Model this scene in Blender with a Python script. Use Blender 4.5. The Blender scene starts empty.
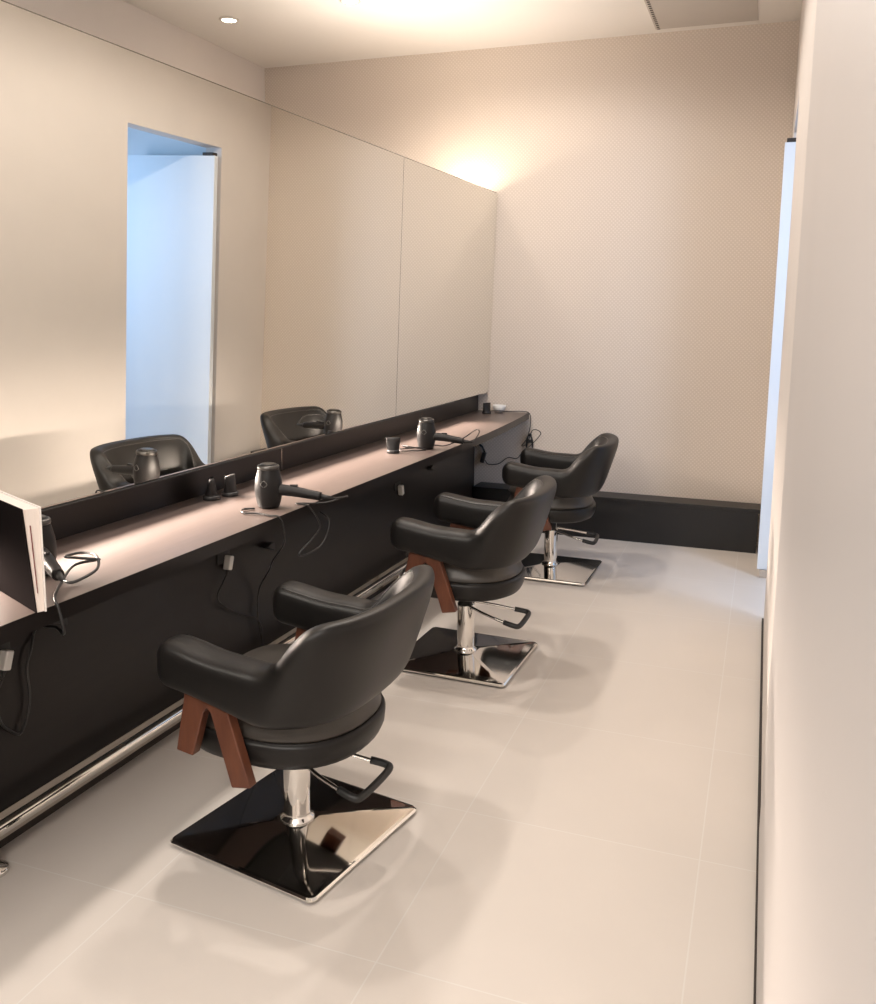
import bpy, bmesh, math, random
from mathutils import Vector, Matrix
PI = math.pi
random.seed(7)
scene = bpy.context.scene
C = scene.collection

# ---------------------------------------------------------------- camera
F, YAW, PITCH, ROLL, CAMZ = 902.0, 0.346, 0.151, 0.011, 1.6
cy, sy, cp, sp = math.cos(YAW), math.sin(YAW), math.cos(PITCH), math.sin(PITCH)
fwd = Vector((-sy*cp, cy*cp, -sp)); rgt = Vector((cy, sy, 0)); up = rgt.cross(fwd)
cr, sr = math.cos(ROLL), math.sin(ROLL)
R1 = cr*rgt + sr*up; U1 = -sr*rgt + cr*up
camd = bpy.data.cameras.new('camera'); cam = bpy.data.objects.new('camera', camd); C.objects.link(cam)
m = Matrix((R1, U1, -fwd)).transposed().to_4x4(); m.translation = (0, 0, CAMZ)
cam.matrix_world = m
camd.sensor_fit = 'HORIZONTAL'; camd.sensor_width = 36; camd.lens = F*36/876
camd.shift_y = (444.1-502)/876
camd.clip_start = 0.02
scene.camera = cam

# ---------------------------------------------------------------- world, exposure, lights
scene.view_settings.view_transform = 'Standard'
scene.view_settings.look = 'None'
scene.view_settings.gamma = 1
scene.view_settings.use_curve_mapping = False
scene.view_settings.exposure = 0.06
scene.cycles.use_denoising = True
scene.cycles.max_bounces = 10
scene.cycles.diffuse_bounces = 5
scene.cycles.glossy_bounces = 6
scene.cycles.sample_clamp_indirect = 6
scene.cycles.blur_glossy = 1.0
scene.cycles.caustics_reflective = False
w = bpy.data.worlds.new('world'); scene.world = w; w.use_nodes = True
w.node_tree.nodes['Background'].inputs[0].default_value = (1, .86, .72, 1)
w.node_tree.nodes['Background'].inputs[1].default_value = 0.25

CEIL = 3.40
WARM = (1.0, .90, .815)
def area(name, loc, aim, sx, sy_, power, col, shape='RECTANGLE', spread=PI):
    l = bpy.data.lights.new(name, 'AREA'); l.shape = shape; l.size = sx; l.size_y = sy_
    l.energy = power; l.color = col; l.spread = spread
    o = bpy.data.objects.new(name, l); C.objects.link(o); o.location = loc
    d = Vector(aim)-Vector(loc); o.rotation_euler = d.to_track_quat('-Z', 'Y').to_euler()
    return o
def spot(name, loc, aim, power, col, deg, blend=.6, r=.05):
    l = bpy.data.lights.new(name, 'SPOT'); l.energy = power; l.color = col
    l.spot_size = math.radians(deg); l.spot_blend = blend; l.shadow_soft_size = r
    o = bpy.data.objects.new(name, l); C.objects.link(o); o.location = loc
    d = Vector(aim)-Vector(loc); o.rotation_euler = d.to_track_quat('-Z', 'Y').to_euler()
    return o
# row of ceiling downlights above the counter edge
for i, yy in enumerate((-.1, 1.2, 2.5, 3.75, 4.95)):
    spot('downlight_beam', (-1.75, yy, CEIL-.03), (-1.6, yy, 0), (22, 44, 84, 84, 80)[i], WARM, 168, .35, .07)
# uplight standing in the gap behind the mirror partition, by the back wall
spot('uplight_beam', (-2.075, 6.19, 2.335), (-2.03, 6.17, 3.4), 13, (1.0, .80, .62), 165, .7, .03)
spot('uplight_beam', (-2.12, 5.1, 2.335), (-1.9, 5.1, 3.4), 60, (1.0, .87, .75), 150, .9, .05)  # added uplight, unseen, only to brighten the ceiling
spot('uplight_beam', (-2.17, 3.4, 2.335), (-1.9, 3.4, 3.4), 40, (1.0, .87, .75), 150, .9, .05)  # another added ceiling brightener further along the partition
# slim light strip tucked under the lower edge of the mirrors, washing the worktop
_x0, _x1 = -2.032+.03*(-.6-3), -2.032+.03*(5.7-3)
led = area('led_strip_light', ((_x0+_x1)/2, 2.55, .968), ((_x0+_x1)/2+.30, 2.55-.009, .842), 6.3, .012, 46, (1.0, .84, .72), spread=math.radians(78))
_d = Vector((.30, -.009, -.132)).normalized(); _l = Vector((.03, 1, 0)).normalized()
_u = _d.cross(_l).normalized(); _l = _u.cross(_d).normalized()
led.rotation_euler = Matrix((_l, (-_d).cross(_l), -_d)).transposed().to_euler()
# service zone behind the partition
spot('downlight_beam', (-2.455, 5.18, CEIL-.05), (-2.4, 5.6, 0), 22, WARM, 120, .7, .05)
spot('downlight_beam', (-3.1, 3.0, CEIL-.05), (-3.1, 3.0, 0), 30, WARM, 140, .7, .05)
# added fill light under the ceiling behind the camera, raises the ambient level
area('ceiling_fill_light', (-.9, -1.0, CEIL-.05), (-1.2, .6, 0), 1.6, 1.6, 185, (1.0, .94, .88))
# cool lamps of the corridor past the door opening
area('corridor_light', (1.2, 4.4, 2.5), (.7, 5.6, 1.0), .8, .8, 10, (.16, .52, 1.0))
area('corridor_daylight', (1.5, 4.1, 1.9), (-.9, 6.1, .7), .5, .9, 23, (.58, .72, 1.0))

# ---------------------------------------------------------------- materials
def mat(name, col, rough=.5, metal=0, spec=.5, coat=0, coat_r=.1, ior=1.5, emit=None, es=0):
    m_ = bpy.data.materials.new(name); m_.use_nodes = True
    b = m_.node_tree.nodes['Principled BSDF']
    b.inputs['Base Color'].default_value = (*col, 1); b.inputs['Roughness'].default_value = rough
    b.inputs['Metallic'].default_value = metal; b.inputs['Specular IOR Level'].default_value = spec
    b.inputs['Coat Weight'].default_value = coat; b.inputs['Coat Roughness'].default_value = coat_r
    b.inputs['IOR'].default_value = ior
    if emit: b.inputs['Emission Color'].default_value = (*emit, 1); b.inputs['Emission Strength'].default_value = es
    return m_
def nd(m_, t, **kw):
    n = m_.node_tree.nodes.new(t)
    for k, v in kw.items(): setattr(n, k, v)
    return n
def lk(m_, a, b): m_.node_tree.links.new(a, b)
def noisy(m_, scale, amount, bump=0, c1=None, c2=None, stretch=None, rough=None):
    b = m_.node_tree.nodes['Principled BSDF']
    tc = nd(m_, 'ShaderNodeTexCoord'); src = tc.outputs['Object']
    if stretch:
        mp = nd(m_, 'ShaderNodeMapping'); mp.inputs['Scale'].default_value = stretch
        lk(m_, src, mp.inputs[0]); src = mp.outputs[0]
    n = nd(m_, 'ShaderNodeTexNoise'); n.inputs['Scale'].default_value = scale; n.inputs['Detail'].default_value = 6
    lk(m_, src, n.inputs['Vector'])
    col = b.inputs['Base Color'].default_value[:3]
    r = nd(m_, 'ShaderNodeValToRGB')
    a_ = c1 or [c*(1-amount) for c in col]; z_ = c2 or [min(1, c*(1+amount)) for c in col]
    r.color_ramp.elements[0].position = .3; r.color_ramp.elements[1].position = .7
    r.color_ramp.elements[0].color = (*a_, 1); r.color_ramp.elements[1].color = (*z_, 1)
    lk(m_, n.outputs['Fac'], r.inputs[0]); lk(m_, r.outputs[0], b.inputs['Base Color'])
    if bump:
        bp = nd(m_, 'ShaderNodeBump'); bp.inputs['Strength'].default_value = bump; bp.inputs['Distance'].default_value = .002
        lk(m_, n.outputs['Fac'], bp.inputs['Height']); lk(m_, bp.outputs[0], b.inputs['Normal'])
    return m_

M = {}
M['wall'] = noisy(mat('warm_white_paint', (.78, .73, .69), .7), 3, .015)
M['ceiling'] = noisy(mat('ceiling_paint', (.90, .87, .82), .8), 2, .01)
M['white_wall'] = noisy(mat('white_satin_panel', (.63, .60, .585), .45), 2, .01)
M['cool_wall'] = mat('corridor_paint', (.80, .84, .88), .6)
M['leaf'] = noisy(mat('white_door_leaf', (.80, .85, .90), .6), 1, .02)
M['black_lam'] = noisy(mat('black_brown_laminate', (.0105, .008, .0075), .34, 0, .32), 30, .12, stretch=(1, .2, 1))
M['worktop'] = noisy(mat('dark_worktop_laminate', (.095, .066, .056), .38, 0, 1.0, ior=1.8), 60, .10, stretch=(1, .1, 1))
M['bench'] = noisy(mat('black_bench_laminate', (.006, .0055, .006), .4), 25, .1)
M['leather'] = noisy(mat('black_leather', (.0085, .0075, .007), .42, 0, .34), 260, .08, bump=.12)
M['leather_grey'] = noisy(mat('seat_pan_leather', (.050, .044, .038), .40, 0, .5), 260, .08, bump=.10)
M['piping'] = mat('leather_piping', (.035, .032, .030), .3)
M['chrome'] = mat('polished_chrome', (.80, .78, .75), .06, 1)
M['steel'] = noisy(mat('brushed_steel', (.58, .53, .48), .22, 1), 200, .06, stretch=(1, .02, 1))
M['rubber'] = mat('black_rubber', (.012, .012, .012), .5)
M['wood'] = noisy(mat('walnut_wood', (.17, .060, .030), .38), 14, .3, bump=.1, stretch=(3, 3, .5),
                  c1=(.085, .026, .013), c2=(.15, .052, .026))
M['plastic'] = mat('black_gloss_plastic', (.009, .008, .008), .46, 0, .3)
M['plastic_mat'] = mat('black_matt_plastic', (.02, .019, .019), .45)
M['grill'] = mat('dryer_grill_metal', (.12, .115, .11), .35, 1)
M['white_plastic'] = mat('white_plastic', (.78, .77, .74), .35)
M['cord'] = mat('black_cord_rubber', (.015, .014, .014), .4)
M['paper'] = noisy(mat('magazine_paper', (.78, .70, .64), .55), 90, .10, stretch=(40, 40, .3))
M['cover'] = mat('magazine_cover', (.012, .010, .010), .7, 0, 0.0)
M['cover_white'] = mat('magazine_cover_white', (.82, .78, .74), .4)
M['ribbon'] = mat('red_ribbon', (.16, .02, .02), .6)
M['vent'] = noisy(mat('grey_vent_panel', (.60, .56, .51), .6), 3, .02)
M['dark'] = mat('dark_gap', (.03, .022, .018), .6)
M['lamp'] = mat('lamp_emitter', (1, .9, .8), .5, emit=(1, .86, .66), es=14)
M['trimwhite'] = mat('downlight_ring_white', (.75, .70, .64), .4)
M['mirror'] = mat('mirror_silvering', (.88, .87, .82), 0.0, 1)
M['edge'] = mat('mirror_glass_edge', (.16, .14, .11), .2, 0, .6)

# floor tiles: pale joints
fm = mat('cream_floor_tile', (.74, .69, .64), .42, 0, .35); M['floor'] = fm
b = fm.node_tree.nodes['Principled BSDF']
tc = nd(fm, 'ShaderNodeTexCoord'); mp = nd(fm, 'ShaderNodeMapping')
mp.inputs['Location'].default_value = (.091+7.2, -2.561+7.2, 0)
lk(fm, tc.outputs['Object'], mp.inputs[0])
bt = nd(fm, 'ShaderNodeTexBrick', offset=0, offset_frequency=1, squash=1)
bt.inputs['Scale'].default_value = 1; bt.inputs['Brick Width'].default_value = .72; bt.inputs['Row Height'].default_value = .72
bt.inputs['Mortar Size'].default_value = .0022; bt.inputs['Mortar Smooth'].default_value = .2; bt.inputs['Bias'].default_value = 0
bt.inputs['Color1'].default_value = (.71, .655, .60, 1); bt.inputs['Color2'].default_value = (.72, .665, .61, 1)
bt.inputs['Mortar'].default_value = (.765, .73, .685, 1)
lk(fm, mp.outputs[0], bt.inputs['Vector'])
nz = nd(fm, 'ShaderNodeTexNoise'); nz.inputs['Scale'].default_value = 2.2; nz.inputs['Detail'].default_value = 5
lk(fm, tc.outputs['Object'], nz.inputs['Vector'])
mx = nd(fm, 'ShaderNodeMix', data_type='RGBA', blend_type='MULTIPLY'); mx.inputs['Factor'].default_value = .10
lk(fm, bt.outputs['Color'], mx.inputs[6]); lk(fm, nz.outputs['Fac'], mx.inputs[7]); lk(fm, mx.outputs[2], b.inputs['Base Color'])

# patterned end wall: fine embossed dots
wm = mat('dotted_wallcovering', (.66, .58, .49), .6); M['pattern'] = wm
b = wm.node_tree.nodes['Principled BSDF']
tc = nd(wm, 'ShaderNodeTexCoord'); sx = nd(wm, 'ShaderNodeSeparateXYZ'); lk(wm, tc.outputs['Object'], sx.inputs[0])
def mth(m_, op, a, bv=None):
    n = nd(m_, 'ShaderNodeMath', operation=op)
    for i, v in enumerate((a, bv)):
        if v is None: continue
        if isinstance(v, (int, float)): n.inputs[i].default_value = v
        else: lk(m_, v, n.inputs[i])
    return n.outputs[0]
G = 1/.026
def cell(sock, off=0): return mth(wm, 'SUBTRACT', mth(wm, 'FRACT', mth(wm, 'ADD', mth(wm, 'MULTIPLY', sock, G), off)), .5)
def dots(off):
    a = cell(sx.outputs['X'], off); c = cell(sx.outputs['Z'], off)
    d2 = mth(wm, 'ADD', mth(wm, 'MULTIPLY', a, a), mth(wm, 'MULTIPLY', c, c))
    return mth(wm, 'LESS_THAN', d2, .045)
dd = mth(wm, 'MAXIMUM', dots(100.0), dots(100.5))
mx = nd(wm, 'ShaderNodeMix', data_type='RGBA'); lk(wm, dd, mx.inputs[0])
mx.inputs[6].default_value = (.63, .545, .465, 1); mx.inputs[7].default_value = (.72, .635, .555, 1)
lk(wm, mx.outputs[2], b.inputs['Base Color'])
bp = nd(wm, 'ShaderNodeBump'); bp.inputs['Strength'].default_value = .3; bp.inputs['Distance'].default_value = .003
lk(wm, dd, bp.inputs['Height']); lk(wm, bp.outputs[0], b.inputs['Normal'])

# ---------------------------------------------------------------- mesh helpers
def obj(name, bm, m_, parent=None, smooth=False, loc=None, rot=None, bevel=0, sub=0):
    bmesh.ops.recalc_face_normals(bm, faces=bm.faces[:])
    me = bpy.data.meshes.new(name); bm.to_mesh(me); bm.free()
    for p_ in me.polygons: p_.use_smooth = smooth
    me.materials.append(m_)
    o = bpy.data.objects.new(name, me); C.objects.link(o)
    if parent is not None: o.parent = parent
    if loc: o.location = loc
    if rot: o.rotation_euler = rot
    if bevel:
        bv = o.modifiers.new('bevel', 'BEVEL'); bv.width = bevel; bv.segments = 3; bv.limit_method = 'ANGLE'
    if sub:
        s_ = o.modifiers.new('sub', 'SUBSURF'); s_.levels = sub; s_.render_levels = sub
    return o
def box(bm, x0, x1, y0, y1, z0, z1, f=None):
    vs = [bm.verts.new((x, y, z)) for x in (x0, x1) for y in (y0, y1) for z in (z0, z1)]
    if f:
        for v in vs: v.co = f(v.co)
    for q in ((0,1,3,2),(4,6,7,5),(0,4,5,1),(2,3,7,6),(0,2,6,4),(1,5,7,3)):
        bm.faces.new([vs[i] for i in q])
    return vs
def bx(*a, f=None):
    bm = bmesh.new(); box(bm, *a, f=f); return bm
def lathe(prof, n=32, cx=0, cy_=0, bm=None):
    bm = bm or bmesh.new(); rings = []
    for r, z in prof:
        if r < 1e-5: rings.append([bm.verts.new((cx, cy_, z))])
        else: rings.append([bm.verts.new((cx+r*math.cos(2*PI*i/n), cy_+r*math.sin(2*PI*i/n), z)) for i in range(n)])
    for a, c in zip(rings, rings[1:]):
        for i in range(n):
            j = (i+1) % n
            if len(a) == 1 and len(c) > 1: bm.faces.new((a[0], c[i], c[j]))
            elif len(c) == 1 and len(a) > 1: bm.faces.new((a[i], a[j], c[0]))
            elif len(a) > 1: bm.faces.new((a[i], a[j], c[j], c[i]))
    for rg, fl in ((rings[0], True), (rings[-1], False)):
        if len(rg) > 1: bm.faces.new(rg)
    return bm
def smooth_path(pts, n=8, closed=False):
    P_ = [Vector(p) for p in pts]; out = []
    L = len(P_)
    for i in range(L if closed else L-1):
        if closed: a, b_, c, d = P_[i-1], P_[i], P_[(i+1) % L], P_[(i+2) % L]
        else: a, b_, c, d = P_[max(i-1, 0)], P_[i], P_[i+1], P_[min(i+2, L-1)]
        for k in range(n):
            t = k/n
            out.append(.5*((2*b_)+(c-a)*t+(2*a-5*b_+4*c-d)*t*t+(3*b_-a-3*c+d)*t**3))
    if not closed: out.append(P_[-1])
    return out
def tube(pts, r, seg=8, bm=None, cap=True, radii=None):
    bm = bm or bmesh.new(); pts = [Vector(p) for p in pts]; rings = []; prev = None
    for i, p_ in enumerate(pts):
        t = (pts[min(i+1, len(pts)-1)]-pts[max(i-1, 0)]).normalized()
        if prev is None:
            n1 = t.orthogonal().normalized()
        else:
            n1 = (prev - t*prev.dot(t)).normalized()
        prev = n1; n2 = t.cross(n1)
        rr = radii[i] if radii else r
        rings.append([bm.verts.new(p_+rr*(math.cos(2*PI*k/seg)*n1+math.sin(2*PI*k/seg)*n2)) for k in range(seg)])
    for a, c in zip(rings, rings[1:]):
        for k in range(seg): bm.faces.new((a[k], a[(k+1) % seg], c[(k+1) % seg], c[k]))
    if cap: bm.faces.new(rings[0]); bm.faces.new(rings[-1])
    return bm
def prism(poly, x0, x1):
    """polygon given in (y, z), extruded along x"""
    bm = bmesh.new()
    a = [bm.verts.new((x0, y, z)) for y, z in poly]; c = [bm.verts.new((x1, y, z)) for y, z in poly]
    bm.faces.new(a); bm.faces.new(c[::-1])
    for i in range(len(poly)):
        j = (i+1) % len(poly); bm.faces.new((a[i], c[i], c[j], a[j]))
    return bm
def empty(name, loc, rz=0):
    o = bpy.data.objects.new(name, None); C.objects.link(o); o.location = loc; o.rotation_euler = (0, 0, rz)
    o.empty_display_size = .1
    return o
def tag(o, label, cat, group=None):
    o['label'] = label; o['category'] = cat
    if group: o['group'] = group
    return o
def struct(o, label=None):
    o['kind'] = 'structure'
    if label: o['label'] = label
    return o
def copy_tree(o, parent=None):
    c = o.copy(); C.objects.link(c); c.parent = parent
    for ch in list(o.children): copy_tree(ch, c)
    return c

# ---------------------------------------------------------------- room shell
WR, WL, WB = .075, -3.76, 6.40          # right wall face, left wall face, back wall face
DY0, DY1, DZ = 4.81, 5.78, 2.615         # door opening in the right wall
FRONT = -2.6
struct(obj('floor', bx(-4.2, 3.0, FRONT-.2, 6.8, -.12, 0), M['floor']), 'cream tiled floor with pale joints')
struct(obj('ceiling', bx(-4.2, 3.0, FRONT-.2, 6.8, CEIL, CEIL+.12), M['ceiling']), 'warm white painted ceiling')
struct(obj('wall_back', bx(-4.2, 3.0, WB, WB+.15, 0, CEIL), M['pattern']), 'beige end wall covered in a fine dotted pattern')
struct(obj('wall_left', bx(WL-.15, WL, FRONT, WB, 0, CEIL), M['wall']), 'warm white wall behind the mirror partition')
struct(obj('wall_front', bx(-4.2, 3.0, FRONT-.15, FRONT, 0, CEIL), M['wall']), 'wall behind the viewer')
bm = bmesh.new()
box(bm, WR, WR+.14, 2.75, DY0, .0, CEIL)
box(bm, WR, WR+.14, DY0, DY1, DZ, CEIL)
box(bm, WR, WR+.14, DY1, WB, 0, CEIL)
struct(obj('wall_right', bm, M['wall']), 'cream right wall with a door opening near the end wall')
struct(obj('wall_right_near', bx(WR-.004, WR+.14, FRONT, 2.75, .0, CEIL), M['white_wall'], bevel=.003), 'white satin wall panel along the right edge')
struct(obj('gap_shade_right', bx(WR-.009, WR, -1, DY0-.01, 0, .022), M['dark']), 'dark strip painted for the shadow gap at the foot of the right wall')  # dark strip stands in for the shade of the gap under the wall
# corridor past the opening
struct(obj('wall_corridor', bx(WR+.14, 3.0, 5.9, 6.0, 0, CEIL), M['cool_wall']), 'pale corridor wall past the door opening')
struct(obj('wall_corridor_side', bx(2.2, 2.35, FRONT, 5.9, 0, CEIL), M['cool_wall']), 'pale corridor side wall')
struct(obj('trim_1', bx(WR+.14, 2.2, 5.888, 5.9, 0, .05), M['dark']), 'dark skirting line of the corridor wall')
# open pivot door leaf seen edge on
dr = struct(empty('door_1', (WR, 5.64, 0)), 'white pivot door leaf standing open at the far jamb')
obj('door_leaf', bx(-.045, .88, 0, .04, .05, 2.54), M['leaf'], dr, bevel=.002)
obj('pivot_hinge', bx(-.035, .06, -.004, .044, 2.541, 2.562), M['dark'], dr, bevel=.003)
obj('floor_pivot', bx(-.03, .06, -.01, .05, .0, .05), M['steel'], dr, bevel=.003)

# ---------------------------------------------------------------- partition, mirrors, counter
CT = .03                                  # the run drifts slightly off the tile grid
def SX(y): return CT*(y-3)
def shear(v): return Vector((v[0]+SX(v[1]), v[1], v[2]))
LEAN = .030
MZB, MZT, MXB = .980, 2.405, -2.015
def mlean(v): return Vector((v[0]+SX(v[1])+LEAN*(v[2]-MZB), v[1], v[2]))
CZ = .842                                 # worktop height
struct(obj('wall_partition', bx(-2.24, -2.115, FRONT+.02, WB-.002, 0, MZT-.13, f=shear), M['black_lam']),
       'dark partition that carries the mirrors and the counter')

for (ya, yb, lab) in ((-1.2, .995, 'frameless wall mirror panel nearest the viewer, mostly left of the picture'),
                      (.999, 4.728, 'long frameless mirror panel on the left that reflects the blue doorway'),
                      (4.732, WB-.006, 'frameless mirror panel at the far end, touching the dotted end wall')):
    t_ = empty('wall_mirror', (MXB+SX(ya), ya, MZB)); tag(t_, lab, 'mirror', 'mirror panels on the partition')
    inv = Vector(t_.location)
    def g(v): return mlean(v)-inv
    obj('glass', bx(MXB-.006, MXB, ya, yb, MZB, MZT, f=g), M['mirror'], t_)
    obj('backing_edge', bx(MXB-.024, MXB-.0065, ya, yb, MZB-.003, MZT+.006, f=g), M['edge'], t_)

# salon counter
ct = empty('salon_counter', (-2.0, 1.5, 0))
tag(ct, 'long dark brown built-in styling counter under the mirrors', 'counter')
O0 = Vector(ct.location)
def cf(v): return shear(v)-O0
C0, C1 = -.6, WB-.004
def fx(y): return -1.617 - .085*(max(0, y-4.5)/1.9)**2       # the front edge swings back toward the end wall
def slab(xa, xb):
    ys = [C0, 2, 4.5]+[4.5+(C1-4.5)*k/8 for k in range(1, 9)]
    bm = bmesh.new(); rows = []
    for y in ys:
        a_, b_ = (xa if xa < -2 else fx(y)+xa), fx(y)+xb
        rows.append([bm.verts.new(cf(Vector((x, y, z)))) for x, z in ((a_, CZ-.045), (b_, CZ-.045), (b_, CZ), (a_, CZ))])
    for p_, q_ in zip(rows, rows[1:]):
        for k in range(4): bm.faces.new((p_[k], p_[(k+1) % 4], q_[(k+1) % 4], q_[k]))
    bm.faces.new(rows[0]); bm.faces.new(rows[-1][::-1])
    return bm
obj('worktop', slab(-2.112, -.002), M['worktop'], ct)
obj('front_edge', slab(-.0018, 0), M['black_lam'], ct)['label'] = 'dark brown edge band'
obj('back_board', bx(-2.112, -2.092, C0, C1, CZ+.0005, MZB+.08, f=cf), M['black_lam'], ct)['label'] = 'black upright board below the mirrors'
obj('front_panel', bx(-2.112, -2.005, C0, 6.02, .116, CZ-.046, f=cf), M['black_lam'], ct)['label'] = 'black front panel'
obj('kick_plate', bx(-2.112, -1.999, C0, 6.02, .030, .115, f=cf), M['steel'], ct)['label'] = 'brushed steel kick plate'
obj('plinth', bx(-2.112, -2.008, C0, 6.02, 0, .0295, f=cf), M['dark'], ct)
for zc_ in (3.62, 5.3):
    obj('board_seam', bx(-2.0915, -2.0905, zc_, zc_+.003, CZ+.002, MZB, f=cf), M['steel'], ct)

# foot rail
fr = empty('foot_rail', (-1.930+SX(1.81), 1.81, 0))
tag(fr, 'polished steel foot rail along the base of the counter', 'rail')
O1 = Vector(fr.location)
def rf(x, y, z): return Vector((x+SX(y)-SX(1.81), y-1.81, z))
obj('rail_tube', tube([rf(0, y, .118) for y in (-.4, 1, 3, 5, 6.0)], .020, 20), M['chrome'], fr, smooth=True)
for k in range(-1, 3):
    yy = 1.785+k*1.4
    bm = lathe([(.011, 0.004), (.011, .102)], 16); p_ = obj('rail_post', bm, M['steel'], fr, smooth=True, loc=rf(0, yy, 0))
    obj('post_flange', lathe([(.038, 0), (.040, .006), (.036, .016), (.014, .021), (.012, .024)], 24), M['chrome'], p_, smooth=True)

# low bench at the end wall
bn = empty('low_bench', (-1.4, 6.3, 0)); tag(bn, 'low black box bench running along the dotted end wall', 'bench')
obj('bench_top', bx(-.56, 1.43, -.105, .098, .272, .30), M['bench'], bn, bevel=.002)
obj('bench_body', bx(-.56, 1.42, -.10, .098, 0, .2715), M['bench'], bn)

# ---------------------------------------------------------------- salon chairs
def sstep(a, b_, x):
    t = min(1, max(0, (x-a)/(b_-a))); return t*t*(3-2*t)
W_ARM, YF, YB, RB = .294, .210, -.095, .170
def plan(u):
    """u in [-1,1], 0 at the rear, +-1 at the arm tips; returns point and outward normal"""
    s = 1 if u >= 0 else -1; a = abs(u)
    if a > .5:
        k = (a-.5)/.5; y = YB+k*(YF-YB)
        x = W_ARM - .012*k
        return Vector((s*x, y, 0)), Vector((s, 0, 0))
    th = a/.5*PI/2; ex = 2/2.7
    x = W_ARM*math.sin(th)**ex; y = YB-RB*max(0, math.cos(th))**ex
    th2 = th+1e-3; x2 = W_ARM*math.sin(th2)**ex; y2 = YB-RB*max(0, math.cos(th2))**ex
    th1 = max(th-1e-3, 1e-4); x1 = W_ARM*math.sin(th1)**ex; y1 = YB-RB*max(0, math.cos(th1))**ex
    t = Vector((x2-x1, y2-y1, 0)).normalized(); n = Vector((t.y, -t.x, 0))
    if th < .01: n = Vector((0, -1, 0))
    return Vector((s*x, y, 0)), Vector((s*n.x, n.y, 0))
def shell_params(u):
    a = abs(u)
    k = 1-sstep(.29, .49, a)          # 1 on the back, 0 on the arms
    top = .690+(.832-.690)*k - .008*sstep(.5, .75, a)*(1-sstep(.75, 1, a))
    bot = .552-.030*(1-sstep(.30, .95, a))
    th = .118+(.085-.118)*k
    lean = .092*k
    rise = .030*max(0, (a-.5)/.5)-.008*sstep(.4, .5, a)
    return top+rise, bot+rise, th, lean
def ring(u, n=28):
    c, nn = plan(u); top, bot, th, lean = shell_params(u); h = top-bot; out = []
    for i in range(n):
        a = 2*PI*i/n; ca, sa = math.cos(a), math.sin(a)
        ex = 2/3.4
        x = math.copysign(abs(ca)**ex, ca)*th/2; z = math.copysign(abs(sa)**ex, sa)*h/2
        zz = (z+h/2)/h
        off = x+lean*(zz**1.2)
        out.append(c+nn*off+Vector((0, 0, bot+h/2+z)))
    return out
def make_shell():
    bm = bmesh.new(); us = []
    N = 56
    for i in range(N+1):
        u = -1+2*i/N; us.append(u)
    rings = []
    def scaled(u, sc, push):
        r = ring(u); c = sum(r, Vector())/len(r); sgn = Vector((0, push, 0))
        return [c+(p-c)*sc+sgn for p in r]
    seq = []
    caps = [(0, .0), (.30, .0), (.60, 0), (.82, 0), (.94, 0)]
    capd = [(.35, .045), (.62, .038), (.84, .025), (.95, .012)]
    for sc, ps in capd: seq.append(scaled(-1, sc, ps))
    for u in us: seq.append(ring(u))
    for sc, ps in reversed(capd): seq.append(scaled(1, sc, ps))
    vr = [[bm.verts.new(p) for p in r] for r in seq]
    for a, c in zip(vr, vr[1:]):
        n = len(a)
        for i in range(n): bm.faces.new((a[i], a[(i+1) % n], c[(i+1) % n], c[i]))
    bm.faces.new(vr[0]); bm.faces.new(vr[-1])
    return bm
def seam_path(frac, ang, r=.0024, lo=-.985, hi=.985):
    pts = []
    for i in range(81):
        u = lo+(hi-lo)*i/80
        n = 28; rg = ring(u); pts.append(rg[int(ang)])
    return tube(pts, r, 6)
def sup(rx, ry0, ry1, n, ex, z, cy_=0):
    out = []
    for i in range(n):
        a = 2*PI*i/n; ca, sa = math.cos(a), math.sin(a)
        e = 2/(ex[0] if sa > 0 else ex[1])
        out.append(Vector((math.copysign(abs(ca)**e, ca)*rx, math.copysign(abs(sa)**e, sa)*(ry1 if sa > 0 else ry0)+cy_, z)))
    return out
def stack(levels, cap_top=True):
    bm = bmesh.new(); vr = [[bm.verts.new(p) for p in r] for r in levels]
    for a, c in zip(vr, vr[1:]):
        n = len(a)
        for i in range(n): bm.faces.new((a[i], a[(i+1) % n], c[(i+1) % n], c[i]))
    bm.faces.new(vr[0]); bm.faces.new(vr[-1])
    return bm
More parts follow.
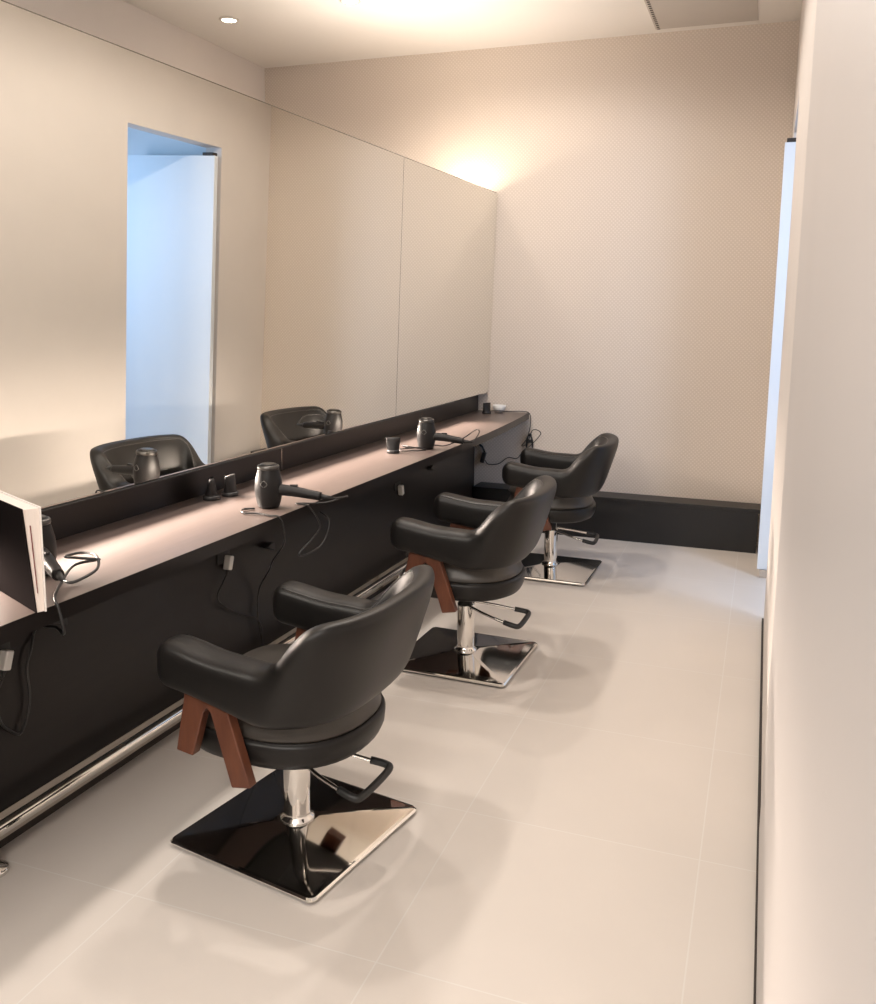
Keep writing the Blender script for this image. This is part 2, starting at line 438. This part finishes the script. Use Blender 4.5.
def make_chair():
    ch = empty('salon_chair', (0, 0, 0))
    obj('shell', make_shell(), M['leather'], ch, smooth=True, sub=1)['label'] = 'black padded back and arms in one wrap'
    pp = obj('piping', seam_path(0, 10), M['piping'], [o for o in bpy.data.objects if o.name.startswith('shell')][-1], smooth=True)
    ex = (3.6, 2.3)
    def lv(s, z): return sup(.262*s, .262*s, .27*s, 48, ex, z)
    pan = stack([lv(.55, .345), lv(.86, .350), lv(.95, .362), lv(.99, .385), lv(1.0, .410), lv(1.0, .425), lv(.985, .434), lv(.95, .438), lv(.6, .440)])
    pn = obj('seat_pan', pan, M['leather'], ch, smooth=True); pn['label'] = 'black rounded seat pan'
    def lc(s, z): return sup(.228*s, .222*s, .255*s, 48, (3.8, 2.4), z)
    cu = stack([lv(.95, .4385), lv(.955, .445), lv(.925, .462), lv(.89, .482), lv(.87, .498), lc(1, .510), lc(.975, .523), lc(.91, .534), lc(.7, .542), lc(.35, .546), lc(.1, .547)])
    obj('seat_cushion', cu, M['leather_grey'], ch, smooth=True)
    V = [(.168, .566), (.203, .386), (.146, .379), (.106, .515), (.094, .530), (.082, .520), (.016, .314), (-.046, .326), (.034, .560)]
    for s in (-1, 1):
        x0, x1 = (s*.268, s*.302)
        wd = obj('wooden_brace', prism(V, min(x0, x1), max(x0, x1)), M['wood'], ch, bevel=.004)
        wd['label'] = 'walnut brown V shaped wooden arm support'
    obj('mounting_plate', bx(-.09, .09, -.09, .09, .325, .346), M['plastic_mat'], ch, bevel=.004)
    # gas lift
    obj('lift_column', lathe([(.054, .038), (.052, .046), (.043, .052), (.0405, .064), (.040, .255), (.0385, .262), (.031, .263), (.031, .326)], 40),
        M['chrome'], ch, smooth=True)
    # pump pedal loop
    pd = obj('pump_pedal', tube(smooth_path([(-.035, -.02, .262), (-.075, -.12, .242), (-.10, -.225, .222)], 5), .0062, 10,
             tube(smooth_path([(.035, -.02, .262), (.075, -.12, .242), (.10, -.225, .222)], 5), .0062, 10)), M['chrome'], ch, smooth=True)
    obj('rubber_grip', tube(smooth_path([(-.096, -.205, .226), (-.104, -.25, .219), (-.09, -.272, .216), (0, -.277, .216), (.09, -.272, .216), (.104, -.25, .219), (.096, -.205, .226)], 5), .0115, 12),
        M['rubber'], pd, smooth=True)
    # square base: low chrome pyramid
    S = .2725
    def sq(s, z, r): 
        out = []
        for q, (ax, ay) in enumerate(((1, 1), (-1, 1), (-1, -1), (1, -1))):
            for k in range(5):
                a = q*PI/2+k*PI/8
                out.append(Vector((ax*(s-r)+r*math.cos(a), ay*(s-r)+r*math.sin(a), z)))
        return out
    bs = stack([sq(S-.006, .004, .02), sq(S, .008, .022), sq(S+.001, .014, .022), sq(S-.004, .019, .02), sq(S-.012, .0205, .016), sq(.055, .040, .016)])
    bo = obj('base_plate', bs, M['chrome'], ch); bo['label'] = 'square polished chrome base plate'
    bo.data.polygons.foreach_set('use_smooth', [False]*len(bo.data.polygons))
    obj('base_gasket', stack([sq(S-.012, .0, .02), sq(S-.012, .005, .02)]), M['rubber'], bo)
    return ch
chair0 = make_chair()
spots = [((-1.272, 2.285), 86, -6.5, 'black leather salon chair nearest the viewer, on a chrome square base'),
         ((-1.219, 3.786), 91, -3.0, 'black leather salon chair in the middle of the row of three'),
         ((-1.172, 5.32), 94, -5.0, 'black leather salon chair farthest back, in front of the low bench')]
for i, ((x, y), rz, brz, lab) in enumerate(spots):
    c = chair0 if i == 0 else copy_tree(chair0)
    c.location = (x, y, 0); c.rotation_euler = (0, 0, math.radians(rz))
    tag(c, lab, 'chair', 'salon chairs along the counter')
    for o in c.children:
        if o.name.startswith('base_plate'): o.rotation_euler = (0, 0, math.radians(brz))
        if o.name.split('.')[0] in ('shell', 'seat_pan', 'seat_cushion', 'wooden_brace', 'mounting_plate'):
            o.location.z = (-.030, -.006, 0)[i]      # gas lifts stand at different heights

# ---------------------------------------------------------------- hair dryers
def make_dryer():
    d = empty('hair_dryer', (0, 0, 0))
    # barrel stands upright on its rear filter, handle leaves sideways (+X)
    barrel = lathe([(.034, .000), (.040, .004), (.045, .02), (.050, .045), (.052, .075), (.050, .105), (.044, .130), (.039, .150), (.038, .160), (.034, .164), (.0, .162)], 36)
    b_ = obj('barrel', barrel, M['plastic'], d, smooth=True)
    obj('nozzle_ring', lathe([(.0395, .146), (.0415, .150), (.0415, .158), (.0385, .162), (.034, .163), (.034, .158)], 36), M['grill'], d, smooth=True)
    obj('air_outlet', lathe([(.001, .1645), (.026, .1650), (.030, .166), (.026, .168), (.001, .1672)], 28), M['grill'], d, smooth=True)
    obj('side_badge', tube(smooth_path([(.0, -.0505, .085), (.012, -.0495, .095), (.0, -.049, .108), (-.012, -.0495, .095)], 5, True), .002, 6), M['grill'], d, smooth=True)
    hp = smooth_path([(.03, 0, .070), (.09, 0, .066), (.15, 0, .058), (.205, 0, .050)], 5)
    n = len(hp)
    h = obj('handle', tube(hp, .02, 18, radii=[.023-.007*(i/(n-1)) for i in range(n)]), M['plastic'], d, smooth=True)
    obj('switch', bx(.085, .115, -.006, .006, .083, .091), M['plastic_mat'], h, bevel=.002)
    obj('cord_sleeve', tube([(.20, 0, .051), (.225, 0, .049), (.255, 0, .046)], .008, 12, radii=[.011, .0085, .005]), M['rubber'], h, smooth=True)
    return d
def place(o, x, y, z, rz, s=1):
    o.location = (x, y, z); o.rotation_euler = (0, 0, math.radians(rz)); o.scale = (s, s, s)
def cord(parent, pts, r=.0034, name='power_cord', mt='cord'):
    bpy.context.view_layer.update()
    inv = (Matrix.Translation(parent.location) @ parent.rotation_euler.to_matrix().to_4x4() @ Matrix.Diagonal((*parent.scale, 1))).inverted()
    pts = [inv @ Vector(p) for p in pts]
    return obj(name, tube(smooth_path(pts, 8), r, 8), M[mt], parent, smooth=True)
d0 = make_dryer()
d1 = copy_tree(d0); d2 = copy_tree(d0)
place(d0, -1.735, 2.93, CZ+.001, 10)
tag(d0, 'black hair dryer standing on the worktop between the nearest and middle chair', 'hair dryer', 'hair dryers on the counter')
place(d1, -1.69, 4.50, CZ+.001, 6)
tag(d1, 'black hair dryer standing on the worktop toward the far end', 'hair dryer', 'hair dryers on the counter')
# third dryer stands half hidden behind the magazine
place(d2, -1.885, 1.925, CZ+.001, -32)
tag(d2, 'black hair dryer half hidden behind the standing magazine at the left edge', 'hair dryer', 'hair dryers on the counter')
FP = -2.005
def fp(y, z, dx=.006): return (FP+SX(y)+dx, y, z)
cord(d0, [(-1.487, 2.972, .888), (-1.46, 3.03, .885), (-1.50, 3.10, .868), (-1.56, 3.05, .850), (-1.66, 3.01, .847), (-1.625, 3.00, .848), (-1.603, 3.015, .832), (-1.60, 3.085, .75), (-1.60, 3.026, .712), (-1.60, 2.922, .683), (-1.60, 2.937, .664), (-1.60, 3.067, .662), (-1.60, 3.136, .69), (-1.605, 3.172, .751), (-1.66, 3.18, .785)])
cord(d0, [(-1.76, 2.87, .847), (-1.79, 2.84, .848), (-1.76, 2.79, .848), (-1.70, 2.80, .848), (-1.65, 2.79, .847), (-1.612, 2.79, .846), (-1.60, 2.80, .81), (-1.61, 2.82, .74), (-1.75, 2.98, .62), (-1.90, 3.20, .50), (-1.978, 3.246, .393), (-1.978, 3.234, .285), (-1.977, 3.261, .163), (-1.975, 3.30, .10)])
cord(d1, [(-1.436, 4.53, .888), (-1.43, 4.62, .93), (-1.48, 4.72, .93), (-1.55, 4.70, .88), (-1.62, 4.62, .848), (-1.68, 4.60, .848), (-1.76, 4.45, .850), (-1.79, 4.40, .87), (-1.72, 4.36, .87), (-1.66, 4.42, .85), (-1.75, 4.34, .85), (-1.80, 4.38, .849), (-1.70, 4.47, .855)])
cord(d2, [(-1.674, 1.793, .888), (-1.625, 1.78, .895), (-1.64, 1.88, .90), (-1.72, 1.97, .905), (-1.79, 1.99, .90), (-1.79, 1.93, .905), (-1.74, 1.91, .912), (-1.69, 1.94, .905), (-1.72, 1.97, .892), (-1.78, 1.95, .875), (-1.75, 1.87, .855), (-1.70, 1.79, .848), (-1.66, 1.748, .848), (-1.641, 1.738, .83), (-1.65, 1.76, .76), (-1.85, 1.94, .69), (-2.017, 2.040, .627), (-2.019, 2.017, .568), (-2.020, 1.998, .518), (-2.020, 2.003, .431), (-2.021, 1.991, .372), (-2.021, 1.961, .328), (-2.022, 1.926, .351), (-2.023, 1.893, .393), (-2.023, 1.880, .467), (-2.02, 1.905, .52)], .004)
# sockets and white plugs on the front panel
def plug(y, z, lab, tilt=-18):
    p_ = empty('power_plug', (FP+SX(y)+.0005, y, z)); tag(p_, lab, 'plug', 'white plugs in the counter panel')
    obj('socket_plate', bx(0, .004, -.055, .035, -.0, .045), M['plastic_mat'], p_, bevel=.001)
    q = obj('plug_body', bx(.004, .034, -.014, .014, -.03, .028), M['white_plastic'], p_, bevel=.005, rot=(math.radians(tilt), 0, 0))
    obj('strain_relief', tube([(.02, 0, -.03), (.02, 0, -.05)], .006, 10, radii=[.008, .004]), M['plastic_mat'], q, smooth=True)
    return p_
p0 = plug(3.03, .572, 'small white plug in the black panel left of the nearest chair arm')
cord(p0, [(-1.984, 3.036, .545), (-1.984, 2.985, .50), (-1.985, 2.945, .453), (-1.984, 2.99, .401), (-1.980, 3.101, .332), (-1.975, 3.215, .277), (-1.973, 3.252, .22), (-1.973, 3.256, .15)], .003)
plug(4.74, .552, 'small white plug in the black panel above the middle chair arm', 15)
plug(1.92, .575, 'small white plug at the left edge below the magazine')
# little black dryer hooks below the worktop
for y, z, lab in ((3.33, .556, 'small black hook on the panel right of the white plug'), (5.2, .60, 'small black hook on the panel behind the middle chair'), (2.12, .62, 'small black hook on the panel below the lying dryer')):
    h = obj('holder_hook', prism([(-.035, .012), (.035, -.016), (.03, .02), (.0, .022)], 0, .03), M['plastic_mat'], None, loc=(FP+SX(y)+.001, y, z), bevel=.002)
    tag(h, lab, 'hook')

# concentrator nozzles
def nozzle(x, y, rz, lab, s=1.0):
    n = empty('dryer_nozzle', (x, y, CZ+.0005), math.radians(rz)); tag(n, lab, 'nozzle', 'loose dryer nozzles on the counter')
    lv = []
    for k in range(7):
        t = k/6; rx = (.030*(1-t)+.039*t)*s; ry = (.030*(1-t)+.009*t)*s
        lv.append([Vector((rx*math.cos(a), ry*math.sin(a), .082*s*t)) for a in [2*PI*i/28 for i in range(28)]])
    obj('nozzle_body', stack(lv), M['plastic'], n, smooth=True)
    obj('nozzle_collar', lathe([(.030*s, 0), (.034*s, .001), (.034*s, .014*s), (.031*s, .017*s)], 28), M['plastic_mat'], n, smooth=True)
nozzle(-2.012, 2.965, 118, 'black dryer nozzle, left one of the pair standing against the back board')
nozzle(-1.985, 3.055, 95, 'black dryer nozzle, right one of the pair standing against the back board')
nozzle(-1.80, 4.30, 20, 'black dryer nozzle standing alone beside the far hair dryer')
nozzle(-1.865, 6.20, 60, 'black dryer nozzle at the far end of the worktop by the end wall', .95)
# white cup and adapter
cup = empty('white_bowl', (-1.80, 6.30, CZ+.0005)); tag(cup, 'small white bowl at the far end of the worktop beside the end wall', 'bowl')
obj('bowl', lathe([(.018, 0), (.03, .006), (.044, .03), (.05, .055), (.048, .056), (.042, .03), (.026, .010), (.0, .008)], 32), M['white_plastic'], cup, smooth=True)
# cord at the far end, hung up by the end wall
fc = obj('cable', tube(smooth_path([(-1.85, 6.23, .86), (-1.80, 6.22, .865), (-1.72, 6.31, .855), (-1.64, 6.34, .855), (-1.585, 6.35, .84), (-1.58, 6.36, .75), (-1.60, 6.35, .66), (-1.64, 6.36, .60), (-1.60, 6.36, .62), (-1.56, 6.36, .72), (-1.50, 6.36, .70), (-1.56, 6.36, .62), (-1.63, 6.37, .56), (-1.68, 6.38, .50), (-1.75, 6.385, .50), (-1.82, 6.385, .45), (-1.90, 6.385, .44), (-1.925, 6.385, .47)], 8), .0032, 8), M['cord'], None, smooth=True)
tag(fc, 'thin black cable draped over the far end of the worktop and down the end wall', 'cable')
def coil(n, cx, cz, rx, rz_):
    pts = []
    for i in range(n*16):
        a = 2*PI*i/16; pts.append((cx+rx*math.cos(a)*(1+.15*math.sin(i)), 6.372+.004*math.sin(i*.7), cz+rz_*math.sin(a)*(1+.1*math.cos(i*1.3))))
    return tube(pts, .0035, 6)
co = empty('cord_bundle', (0, 0, 0)); tag(co, 'tied black cord bundle hanging on the end wall beside the worktop', 'cord')
obj('cord_loops', coil(5, -1.585, .60, .022, .085), M['cord'], co, smooth=True)
obj('cord_tie', bx(-1.61, -1.56, 6.362, 6.384, .625, .645), M['rubber'], co, bevel=.002)
wp = empty('wall_plug', (-1.935, 6.372, .50)); tag(wp, 'black plug hanging on the end wall under the worktop', 'plug')
obj('plug_body', bx(-.014, .014, -.012, .02, -.05, .03), M['plastic_mat'], wp, bevel=.004, rot=(0, math.radians(14), 0))
obj('plug_neck', tube([(.01, 0, .03), (-.01, 0, .07), (-.045, .01, .095)], .008, 10), M['rubber'], wp, smooth=True)
hk = obj('holder_hook', bx(-.03, .04, -.02, .012, -.008, .008), M['plastic_mat'], None, loc=(-1.86, 6.386, .70), bevel=.003)
tag(hk, 'small black bracket on the end wall right under the worktop', 'hook')

# magazine standing upright on the front edge of the worktop
mg = empty('magazine', (-1.640, 1.69, CZ+.001), math.radians(155)); tag(mg, 'thick white edged magazine standing upright at the left edge', 'magazine')
HM = .262
def fl(v): return Vector((v[0], v[1]*(1+1.1*v[2]/HM), v[2]))
obj('front_cover', bx(0, .33, .0182, .0200, 0, HM+.003, f=fl), M['cover'], mg)['label'] = 'glossy black front cover'
pg = obj('pages', bx(.002, .33, -.0, .018, .001, HM, f=fl), M['paper'], mg)
pg['label'] = 'white page block'
obj('ribbon', bx(-.0006, .0014, .0115, .0125, .05, HM-.04, f=fl), M['ribbon'], pg)
obj('back_cover', bx(-.002, .33, -.004, -.0005, 0, HM+.003), M['cover_white'], mg)['label'] = 'white back cover'

ls = empty('light_strip', (-2.0, 2.5, .98)); tag(ls, 'slim light strip under the lower edge of the long mirrors', 'light')
obj('strip_profile', bx(-.040, -.020, -3.15, 3.16, -.008, -.004, f=lambda v: Vector((v[0]+.03*v[1], v[1], v[2]))), M['plastic_mat'], ls)
obj('end_cap', bx(.056, .074, 3.161, 3.166, -.008, -.004), M['plastic_mat'], ls)

# ---------------------------------------------------------------- ceiling fittings
for x, y, lab in ((-3.348, 5.269, 'small round recessed downlight near the left wall'), (-2.455, 5.18, 'round recessed downlight at the top edge of the picture')):
    l = empty('downlight', (x, y, CEIL)); tag(l, lab, 'ceiling light', 'recessed ceiling downlights')
    obj('ring', lathe([(.047, -.001), (.062, -.001), (.064, -.006), (.050, -.012), (.046, -.004)], 36), M['trimwhite'], l, smooth=True)
    obj('bulb', lathe([(.044, -.001), (.044, -.008), (.03, -.012), (.0, -.013)], 32), M['lamp'], l, smooth=True)
for i, yy in enumerate((-.1, 1.2, 2.5, 3.75, 4.95)):
    l = empty('downlight', (-1.75, yy, CEIL)); tag(l, 'recessed downlight above the counter edge', 'ceiling light', 'recessed ceiling downlights above the counter')
    obj('ring', lathe([(.055, -.001), (.066, -.001), (.068, -.006), (.056, -.010)], 36), M['trimwhite'], l, smooth=True)
vn = empty('ceiling_vent', (-.47, 5.68, CEIL)); tag(vn, 'grey square air conditioning panel in the ceiling', 'vent')
obj('panel', bx(-.33, .30, -.95, .62, -.006, -.0005), M['vent'], vn, bevel=.002)
for k in range(40):
    y = -.93+k*.0392
    obj('slot', bx(-.318, -.300, y, y+.018, -.0075, -.0062), M['dark'], vn)
# uplight fittings on the partition; the last two are added to brighten the ceiling
for x, y, lab in ((-2.075, 6.19, 'small uplight behind the far mirror corner, glowing on the end wall'), (-2.12, 5.1, 'added unseen ceiling-fill uplight on the partition behind the middle of the mirrors'), (-2.17, 3.4, 'added unseen ceiling-fill uplight on the partition behind the long mirror panel')):
    ul = empty('uplight', (x, y, MZT-.129)); tag(ul, lab, 'lamp', 'uplights on the partition')
    obj('lamp_can', lathe([(.0, .004), (.028, .004), (.030, .045), (.026, .045), (.024, .02), (0, .02)], 24), M['steel'], ul, smooth=True)
    obj('lamp_foot', lathe([(.0, 0), (.034, 0), (.034, .004), (0, .004)], 24), M['steel'], ul)
